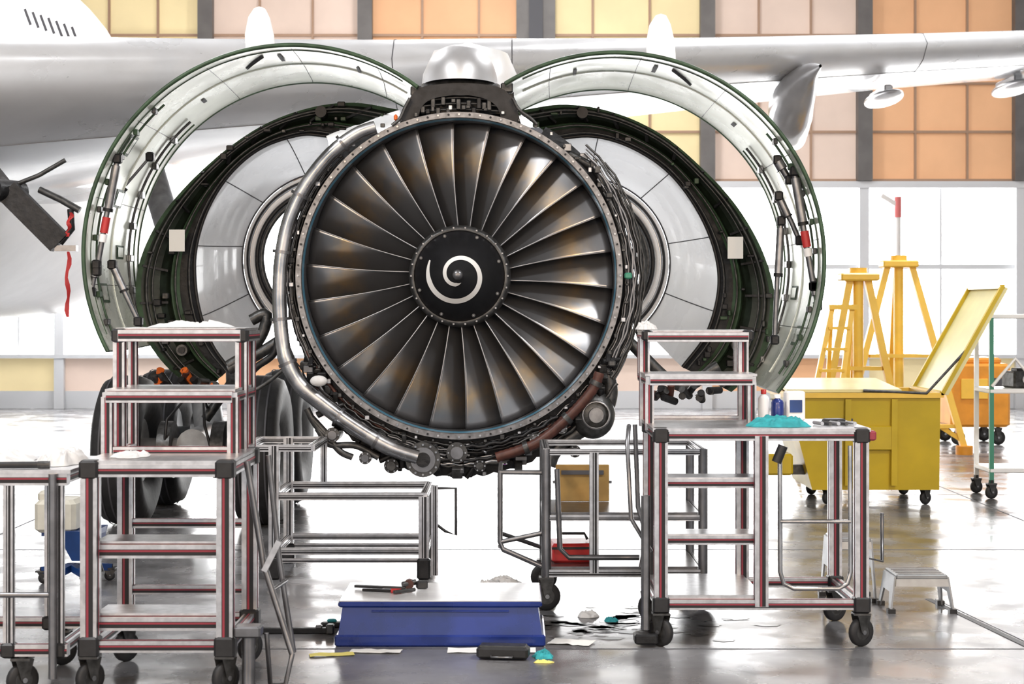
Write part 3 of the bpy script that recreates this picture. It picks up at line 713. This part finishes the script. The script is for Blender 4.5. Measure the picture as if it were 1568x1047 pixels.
# under-engine frame (left)
mb=MB(); y0=-1.0;y1=-.15; X=[-1.78,-.66]
for x in X:
    for y in(y0,y1): prof(mb,(x,y,.16),(x,y,.62 if x>-1 else 1.0),.075,False)
    for z in(.2,.62): prof(mb,(x,y0,z),(x,y1,z),.05,False)
for y in(y0,y1):
    prof(mb,(X[0],y,.62),(X[1],y,.62),.055,False); prof(mb,(X[0],y,.21),(X[1],y,.21),.05,False); prof(mb,(X[0],y,.14),(X[1],y,.14),.03,False)
prof(mb,(-2.0,y0,.98),(-1.5,y0,.98),.05,False); prof(mb,(-2.0,y1,.98),(-1.5,y1,.98),.05,False)
for x in(-1.5,-2.0): prof(mb,(x,y0,.98),(x,y1,.98),.05,False)
prof(mb,(-1.5,y1,.62),(-1.5,y1,.98),.05,False)
prof(mb,(-.58,y0,.03),(-.58,y0,.70),.05,False)
for x in X:
    for y in(y0,y1): mb.box((x,y,.08),(.1,.1,.16),M['dk'],0,0,.015)
mb.tube([(-.58,-1,.68),(-.42,-1,.68),(-.42,-1,.33),(-.5,-1,.36),(-.58,-1,.42)],.012,M['blk'],6)
mb.done('engine_support_frame')
# tubular tool trolley
mb=MB(); y0=-2.35;y1=-1.5
for x in(.23,1.28):
    for y in(y0,y1): mb.tube([(x,y,.2),(x,y,1.08)],.032,M['tube'],12); caster(mb,x,y,.24,.095,.2)
prof(mb,(.23,y0,.25),(1.28,y0,.25),.05,False);prof(mb,(.23,y1,.25),(1.28,y1,.25),.05,False)
for z in(.25,.62,1.06):
    for x in(.23,1.28): prof(mb,(x,y0,z),(x,y1,z),.045,False)
    for y in(y0,y1): prof(mb,(.23,y,z),(1.28,y,z),.04,False)
mb.box((.75,-1.92,.28),(1.0,.8,.015),M['tube']); mb.box((.75,-1.92,.645),(1.0,.8,.015),M['tube'])
prof(mb,(.55,y0,.25),(.55,y0,1.06),.06,False); prof(mb,(.9,y0,.25),(.9,y0,1.06),.04,False)
mb.tube([(-.08,-2.3,.92),(-.08,-2.3,.45),(-.06,-2.3,.4),(.23,-2.34,.28)],.018,M['tube'],8); mb.tube([(-.08,-2.3,.42),(-.08,-1.6,.42),(.23,-1.5,.3)],.016,M['tube'],8); mb.tube([(-.08,-2.3,.92),(-.08,-1.6,.92),(-.08,-1.6,.42)],.014,M['tube'],8)
mb.tube([(-.08,-2.3,.92),(.23,-2.33,.92)],.016,M['tube'],8); mb.tube([(-.08,-2.3,.45),(.23,-2.33,.52)],.016,M['tube'],8)
mb.tube([(.3,-2.4,.95),(.32,-2.4,.42),(.38,-2.4,.36),(.85,-2.4,.36)],.018,M['tube'],8)
mb.tube([(.82,-2.42,1.25),(.84,-2.42,.7),(.9,-2.42,.5),(.86,-2.42,.3)],.016,M['tube'],8)
mb.done('tool_trolley')
mb=MB(); mb.box((.42,-2.0,.354),(.32,.3,.13),M['redp'],.1,0,.015); mb.tube([(.32,-2.0,.43),(.34,-2.0,.47),(.50,-2.0,.47),(.52,-2.0,.43)],.01,M['blk'],8)
mb.box((.42,-2.16,.39),(.3,.012,.015),M['blk'],.1); mb.done('toolbox')
mb=MB(); mb.box((.5,-1.65,.784),(.38,.03,.26),M['wood'],.0,0,.004); mb.box((.5,-1.67,.86),(.3,.01,.03),M['seam']); mb.box((.5,-1.64,.79),(.42,.02,.02),M['tube']);mb.done('plywood_panel')

# blue box on floor
mb=MB(); y0=-3.62; X0=-1.04; X1=.18
mb.box(((X0+X1)/2,y0+.35,.035),(X1-X0+.04,.72,.07),M['bluep'],0,0,.01)
def frus(z0,z1,a,b_):
    P0=[(X0+a,y0+a),(X1-a,y0+a),(X1-a,y0+.7-a),(X0+a,y0+.7-a)];P1=[(X0+b_,y0+b_),(X1-b_,y0+b_),(X1-b_,y0+.7-b_),(X0+b_,y0+.7-b_)]
    mb.add([(x,y,z0) for x,y in P0]+[(x,y,z1) for x,y in P1],[(0,1,5,4),(1,2,6,5),(2,3,7,6),(3,0,4,7),(4,5,6,7),(3,2,1,0)],M['bluep'])
frus(.065,.235,.0,.025)
mb.box(((X0+X1)/2,y0+.35,.25),(X1-X0-.0,.70,.035),M['bluep'],0,0,.01); mb.box(((X0+X1)/2,y0+.35,.2705),(X1-X0-.01,.69,.008),M['lid'],0,0,.003)
mb.tube([(X0+.2,y0+.01,.21),(X1-.2,y0+.01,.21)],.006,M['bluep'],6)
mb.done('blue_step_box')
mb=MB()
z=.288
mb.beam((-.98,-3.15,z),(-.8,-3.2,z),.03,.015,M['blk']); mb.cyl((-.8,-3.2,z),(-.66,-3.23,z),.009,M['dk2'],8); mb.cyl((-.72,-3.4,z+.002),(-.60,-3.3,z+.002),.012,M['dk2'],8)
mb.cyl((-.64,-3.22,z+.02),(-.64,-3.16,z+.02),.03,M['brn'],12); mb.cyl((-.68,-3.22,z+.02),(-.60,-3.18,z+.03),.018,M['dk2'],10); mb.box((-.56,-3.20,z+.016),(.07,.05,.05),M['blk'],.2,0,.008); mb.cyl((-.92,-3.3,z),(-.74,-3.34,z),.010,M['dk'],8); mb.cyl((-.74,-3.34,z),(-.68,-3.35,z),.016,M['redp'],8)
mb.done('hand_tools')
mb=MB(); mb.box((-1.14,-3.0,.02),(.14,.07,.035),M['blk'],.2,0,.01); mb.box((-1.14,-3.0,.045),(.06,.05,.02),M['teal'],.2,0,.008); mb.done('work_glove')
mb=MB(); mb.box((-1.40,-3.2,.02),(.58,.05,.035),M['dk'],0,0,.006); mb.box((-1.13,-3.2,.03),(.05,.07,.06),M['dk2'],0,0,.008); mb.box((-1.2,-3.2,.045),(.04,.04,.02),M['tube'],0,0,.005); mb.done('steel_rail_bar')
mb=MB(); crumple(mb,(-.12,-1.55,.0),.44,.40,.13,M['cloth'],6.2); mb.done('cleaning_cloth')
mb=MB(); mb.box((-.05,-3.98,.042),(.30,.13,.07),M['blk'],-.12,0,.015); mb.box((-.05,-3.98,.075),(.27,.10,.015),M['dk2'],-.12,0,.005); mb.tube([(-.12,-4.05,.03),(-.12,-4.085,.03),(.0,-4.1,.03),(.0,-4.06,.03)],.006,M['tube'],6); mb.done('black_instrument_case')
mb=MB(); crumple(mb,(.18,-3.93,0),.12,.18,.05,M['teal'],9.2); mb.done('teal_rag')
mb=MB(); crumple(mb,(.18,-4.09,0),.12,.06,.02,M['ypaper'],3.2); mb.done('yellow_rag')
def sheet(name,x,y,sx,sy,rz,m,s):
    mb=MB(); rows=[]
    for j in range(7):
        rows.append([Vector((x,y,0))+Matrix.Rotation(rz,3,'Z')@Vector((sx*(i/8-.5),sy*(j/6-.5),.004+.014*abs(noise.noise(Vector((i*.4,j*.4,s)))) )) for i in range(9)])
    mb.grid(rows,m); mb.done(name)
sheet('paper_sheet',-.12,-3.76,.52,.13,.0,M['paper'],1); sheet('paper_sheet',-.80,-3.78,.30,.10,-.1,M['paper'],2); sheet('yellow_paper_sheet',-1.05,-3.88,.26,.09,.2,M['ypaper'],3); sheet('paper_sheet',.36,-3.5,.26,.18,-.3,M['paper'],4)
oil=mat('oil_stain',(.02,.02,.02),0,.30)
mb=MB(); random.seed(11)
for k in range(90):
    x=random.gauss(.65,.30); y=random.gauss(-2.9,.30); n_=9; rr=random.uniform(.01,.06)
    if y<-3.5: continue
    mb.add([(x+rr*(1+.4*math.sin(i*2.1+k))*math.cos(2*math.pi*i/n_)*1.6,y+rr*(1+.3*math.sin(i*1.7+k))*math.sin(2*math.pi*i/n_),.0022) for i in range(n_)],[tuple(range(n_))],oil)
mb.done('oil_stains')
mb=MB(); crumple(mb,(.64,-2.75,0),.10,.12,.03,M['teal'],3.3,14); crumple(mb,(.50,-2.6,0),.14,.12,.05,M['cloth'],5.3,14); mb.done('rag_scrap')

# things on right platform
ZD=1.3055
mb=MB(); crumple(mb,(1.62,-3.45,ZD),.40,.25,.07,M['teal'],7.7); mb.done('teal_cloth')
mb=MB(); crumple(mb,(.87,-2.72,1.884),.14,.2,.07,M['cloth'],8.7); mb.done('cleaning_cloth')
def bottle(nm,x,y,z,r,h,m,mc):
    mb=MB(); mb.lathe([(0,0),(r*.95,0),(r,.01),(r,h*.7),(r*.85,h*.78),(r*.4,h*.84),(r*.4,h*.88)],(x,y,z),m,20,axis='Z'); mb.lathe([(r*.5,h*.86),(r*.5,h),(0,h)],(x,y,z),mc,16,axis='Z'); mb.done(nm)
bottle('spray_can',1.60,-2.95,ZD,.035,.2,M['white'],M['redp']); bottle('solvent_bottle',1.685,-2.97,ZD,.04,.17,M['bluep'],M['white']); bottle('spray_can',1.52,-2.97,ZD,.03,.15,M['cream'],M['redp']); 
mb=MB(); mb.box((1.80,-2.92,ZD+.095),(.12,.10,.19),M['wtag'],.1,0,.01); mb.box((1.803,-2.973,ZD+.095),(.08,.004,.08),M['blueb'],.1); mb.done('parts_carton')
mb=MB()
for k in range(5): mb.cyl((1.86+.05*k,-3.3,ZD+.013),(1.89+.05*k,-3.42,ZD+.013),.012,M['dk2' if k%2 else 'alu'],8)
mb.box((2.0,-3.2,ZD+.016),(.12,.1,.03),M['blk'],.3,0,.008); mb.done('hand_tools')

# ---------------------------------------------------------------- yellow bin and friends
mb=MB(); y0=3.9; a=W(1190,612,y0); b2=W(1440,750,y0); x0=a.x+.25; x1=b2.x; zt=1.14; zb=.16; dp=1.3
T=[(x0-.15,y0),(x1+.0,y0),(x1,y0+dp),(x0-.15,y0+dp)];B=[(x0+.12,y0+.05),(x1-.0,y0+.05),(x1,y0+dp),(x0+.12,y0+dp)]
mb.add([(x,y,zb) for x,y in B]+[(x,y,zt) for x,y in T],[(0,1,5,4),(1,2,6,5),(2,3,7,6),(3,0,4,7),(3,2,1,0)],M['yel'])
mb.add([(x,y+(.05 if y<5 else -.05),zt-.1) for x,y in T],[(0,1,2,3)],M['seam'])
for p,q in zip(T,T[1:]+T[:1]): mb.beam((*p,zt),(*q,zt),.07,.05,M['yel2'])
for k in range(1,3): x=x0+(x1-x0)*k/3; mb.beam((x,y0+.0,zb+.05),(x,y0-.02,zt-.04),.06,.03,M['yel'],(0,1,0))
mb.box(((x0+x1)/2+.1,y0+.0,.7),(.35,.04,.25),M['yel'],0,0,.01); mb.box((x0+.45,y0+.01,.85),(.16,.03,.1),M['seam'])
for x in(x0+.3,x1-.12):
    for y in(y0+.15,y0+dp-.15): caster(mb,x,y,zb+.03,.07,.6)
LA=[Vector((x1+.04,y0,zt+.02)),Vector((x1+.04,y0+dp,zt+.02)),Vector((x1+.66,y0+dp,zt+1.12)),Vector((x1+.66,y0,zt+1.12))]
mb.poly(LA,(.04,0,-.02),M['lidy'])
for p,q in zip(LA,LA[1:]+LA[:1]): mb.beam(p-Vector((.02,0,0)),q-Vector((.02,0,0)),.05,.04,M['yel'])
mb.poly([(x0-.15,y0,zt+.03),(x1-.4,y0,zt+.03),(x1-.4,y0+dp,zt+.10),(x0-.1,y0+dp,zt+.10)],(0,0,.03),M['lidy'])
mb.tube([(x1-.8,y0-.03,zt+.05),(x1-.15,y0-.03,zt+.02),(x1+.3,y0-.0,zt+.5)],.015,M['dk2'],8)
mb.box((x0-.25,y0+.3,.42),(.35,.5,.22),M['yel'],0,0,.02); mb.beam((x0-.4,y0+.3,.35),(x0+.1,y0+.3,.35),.1,.1,M['dk2']); 
mb.done('waste_container')
def jack(u,vt,y,w):
    mb=MB(); top=W(u,vt,y); x=top.x; r=w
    mb.cyl((x,y,.5),(x,y,top.z),.07,M['yel2'],16); mb.box((x,y,top.z),(.5,.35,.10),M['yel2'],0,0,.02); mb.cyl((x,y,top.z+.0),(x,y,top.z+.12),.12,M['yel2'],16); 
    ft=[Vector((x+r*math.cos(a),y+r*.8*math.sin(a),.08)) for a in(math.radians(200),math.radians(-20),math.radians(90))]
    for f in ft:
        mb.beam(f,(x+(f.x-x)*.2,y+(f.y-y)*.2,top.z-.03),.09,.09,M['yel2']); mb.beam(f+Vector((0,0,.1)),(x,y,.75),.06,.06,M['yel2']); mb.cyl((f.x,f.y,0),(f.x,f.y,.12),.12,M['ora'],16)
    for i in range(3):
        a,b_=ft[i],ft[(i+1)%3]
        for t in(.12,.5): 
            ap=Vector((x,y,top.z)); mb.beam(a.lerp(ap,t),b_.lerp(ap,t),.05,.05,M['yel2'])
    mb.done('aircraft_tripod_jack')
jack(1314,424,8.6,.62); jack(1376,404,10.6,.92)
mb=MB()
Lb=W(1218,600,7.0); Lt=W(1270,470,7.5)
for dx in(0,.40): 
    mb.beam((Lb.x+dx,6.9,0.0),(Lt.x+dx*.6,7.3,Lt.z),.06,.06,M['yel2'])
for k in range(1,8): t=k/8; mb.beam((Lb.x+(Lt.x-Lb.x)*t,6.9+.4*t,Lt.z*t),(Lb.x+.40+(Lt.x-Lb.x-.16)*t,6.9+.4*t,Lt.z*t),.1,.035,M['yel2'])
mb.beam((Lt.x-.05,7.33,Lt.z),(Lt.x+.31,7.33,Lt.z),.2,.06,M['yel2']); 
for dx in(0,.24): mb.beam((Lt.x+dx,7.36,Lt.z),(Lt.x+dx-.05,7.6,0),.05,.05,M['yel2'])
mb.done('yellow_step_ladder')
mb=MB(); y=12.5; c=W(1487,610,y); w=.85; mb.box((c.x,y,.75),(w*1.05,1.1,.95),M['ora'],0,0,.04); mb.box((c.x,y,1.26),(w*.8,.9,.1),M['ora'],0,0,.03); mb.box((c.x-.1,y-.57,.85),(.4,.02,.3),M['yel2'],0,0,.005); mb.box((c.x+.25,y-.57,.95),(.15,.02,.12),M['seam'])
for dx in(-.3,.3):
    for dy in(-.4,.4): caster(mb,c.x+dx,y+dy,.3,.11,.1)
mb.done('orange_ground_power_cart')
mb=MB(); y=4.6
X0=W(1518,600,y).x
for x in(X0,X0+.9):
    for yy in(y,y+.6): mb.beam((x,yy,.15),(x,yy,1.95),.045,.045,M['grn'] if (x==X0 and yy==y) else M['white']); caster(mb,x,yy,.2,.07,.3)
for z in(.3,1.15,1.95): mb.box((X0+.45,y+.3,z),(.95,.65,.05),M['white'],0,0,.01)
mb.tube([(X0,y-.02,1.2),(X0+.25,y-.02,1.5),(X0+.5,y-.02,1.2)],.02,M['white'],8)
mb.done('shelf_trolley')
mb=MB(); mb.box((X0+.42,y+.3,1.266),(.35,.3,.18),M['dk2'],.2,0,.02); mb.cyl((X0+.42,y+.12,1.27),(X0+.42,y+.15,1.27),.05,M['steel'],12); mb.box((X0+.42,y+.3,1.37),(.2,.15,.04),M['dk'],.2,0,.01); mb.done('pump_unit')
mb=MB(); y=15.5; c=W(1375,310,y)
mb.box((c.x,y,.15),(.8,.8,.3),M['white'],0,0,.03); mb.cyl((c.x,y,.3),(c.x,y,c.z-.1),.05,M['white'],12); mb.cyl((c.x,y,c.z-.25),(c.x,y,c.z+.1),.06,M['redf'],12); mb.beam((c.x,y,c.z-.05),(c.x-.28,y,c.z+.12),.07,.08,M['white']); mb.done('hoist_mast')
def stool(x,y,w,d,h):
    mb=MB(); sa=mat('stool_alu',(.32,.33,.34),.5,.4,.2,12); mb.box((x,y,h),(w,d,.03),sa,0,0,.006)
    for k in range(5): mb.box((x,y-d*.4+d*.2*k,h+.017),(w*.9,.012,.004),M['tube'])
    mb.poly([(x-w*.5,y-d*.5,h-.012),(x+w*.5,y-d*.5,h-.012),(x+w*.52,y-d*.54,h-.06),(x-w*.52,y-d*.54,h-.06)],(0,.01,0),sa)
    for sx in(-1,1):
        mb.poly([(x+sx*w*.5,y-d*.48,h),(x+sx*w*.5,y+d*.48,h),(x+sx*w*.60,y+d*.55,0),(x+sx*w*.60,y+d*.40,0),(x+sx*w*.55,y+d*.25,h*.55),(x+sx*w*.55,y-d*.25,h*.55),(x+sx*w*.60,y-d*.40,0),(x+sx*w*.60,y-d*.55,0)],(sx*.012,0,0),sa)
        for sy in(-1,1): mb.box((x+sx*w*.60,y+sy*d*.48,.015),(.05,.06,.03),M['blk'])
    mb.done('aluminium_step_stool')
stool(2.72,-2.3,.34,.35,.24); stool(2.34,-1.9,.26,.3,.43)
mb=MB(); y=-1.3
mb.box((-3.3,y,.52),(.30,.35,.24),M['cream'],0,0,.03); mb.box((-3.38,y-.02,.66),(.12,.2,.08),M['cream'],0,0,.02)
mb.add([(-3.28,y-.2,.42),(-3.0,y-.2,.42),(-3.0,y+.2,.42),(-3.28,y+.2,.42),(-3.18,y-.15,.2),(-3.04,y-.15,.2),(-3.04,y+.15,.2),(-3.18,y+.15,.2)],[(0,1,5,4),(1,2,6,5),(2,3,7,6),(3,0,4,7),(4,5,6,7),(0,3,2,1)],M['blueb'])
mb.tube([(-3.4,y,.42),(-3.3,y,.1)],.02,M['dk'],8); mb.tube([(-3.05,y,.25),(-3.0,y,.1)],.02,M['dk'],8)
for q in((-3.45,y+.1),(-3.05,y-.2),(-3.0,y+.25),(-3.3,y-.25)): mb.beam((-3.22,y,.14),(q[0],q[1],.1),.06,.05,M['blueb']); caster(mb,q[0],q[1],.12,.04,.3)
mb.beam((-3.4,y,.4),(-3.0,y,.4),.3,.04,M['blueb'])
mb.done('parts_washer_cart')
mb=MB()
for k in range(14): 
    u=random.uniform(995,1090); mb.cyl(W(u,598+random.uniform(-12,12),-.2),W(u+random.uniform(-20,20),600+random.uniform(-5,15),-.1),.03,M[random.choice(['orp','dk','brn','dk2','dk'])],10)
    u=random.uniform(235,330); mb.cyl(W(u,580+random.uniform(-15,12),1.1),W(u+random.uniform(-20,20),590+random.uniform(-5,15),1.2),.035,M[random.choice(['orp','dk','brn','dk2','dk'])],10)
mb.tube(spl(WL([(385,490),(408,480),(402,510),(380,540),(350,560)],.6),24),.05,M['dk2'],10)
mb.tube(spl(WL([(350,565),(390,545),(430,520)],.6),24),.05,M['dk2'],10); mb.tube(spl(WL([(1100,560),(1040,590),(960,520)],.6),24),.05,M['dk2'],10)
mb.tube(spl(WL([(380,575),(395,560),(420,540),(428,500)],.5),24),.03,M['dk'],10); mb.tube(spl(WL([(385,600),(410,585),(440,560)],.5),24),.02,M['dk2'],10)
mb.done('reverser_actuators',eng)

# ---------------------------------------------------------------- lamps
def area(name,loc,size,en,col,rot=(0,0,0)):
    l=bpy.data.lights.new(name,'AREA'); l.shape='RECTANGLE'; l.size=size[0]; l.size_y=size[1]; l.energy=en; l.color=col
    o=bpy.data.objects.new(name,l); o.location=loc; o.rotation_euler=rot; sc.collection.objects.link(o); return o
for i,(x,y,e,c) in enumerate([(-7,-7.5,900,(1,1,1)),(7,-7.5,900,(1,1,1)),(-6,8.5,700,(1,1,1)),(6,8.5,700,(1,1,1)),(0,15,700,(1,1,1))]):  # unseen ceiling lamps added for fill light
    mb=MB(); mb.box((x,y,11.2),(1.6,1.6,.12),M['dk2'],0,0,.02)
    for dx in(-.6,.6): mb.cyl((x+dx,y,11.2),(x+dx,y,11.995),.02,M['dk2'],8)
    h=mb.done('added_fill_lamp'); l=area('fill_light',(x,y,11.12),(1.5,1.5),e,c); l.parent=h
for i,(x,z) in enumerate([(-7.5,4.5),(7.5,4.5),(-3,6.5),(3,6.5)]):
    mb=MB(); mb.box((x,-18.0,z),(1.9,.15,1.1),M['dk2'],0,0,.02); mb.cyl((x,-18.05,0),(x,-18.05,z),.06,M['dk2'],12); mb.box((x,-18.05,.05),(.8,.8,.1),M['dk2'],0,0,.02); h=mb.done('sodium_flood_lamp')
    l=area('flood_light',(x,-17.9,z),(1.8,1.0),420,(1,.66,.36),(math.radians(82),0,math.radians(20 if x>0 else -20))); l.parent=h
w=bpy.data.worlds.new('daylight'); sc.world=w; w.use_nodes=True
w.node_tree.nodes['Background'].inputs['Color'].default_value=(.94,.97,1,1); w.node_tree.nodes['Background'].inputs['Strength'].default_value=1.3
# ---------------------------------------------------------------- camera
cd=bpy.data.cameras.new('camera'); cam=bpy.data.objects.new('camera',cd); sc.collection.objects.link(cam)
cam.location=(0,CY,CZ); cam.rotation_euler=(math.radians(90),0,0); cd.sensor_width=36; cd.lens=36*F/1568; cd.shift_y=-46.3/1568
cd.clip_end=200; cd.dof.use_dof=True; cd.dof.focus_distance=13.4; cd.dof.aperture_fstop=4.0
sc.camera=cam
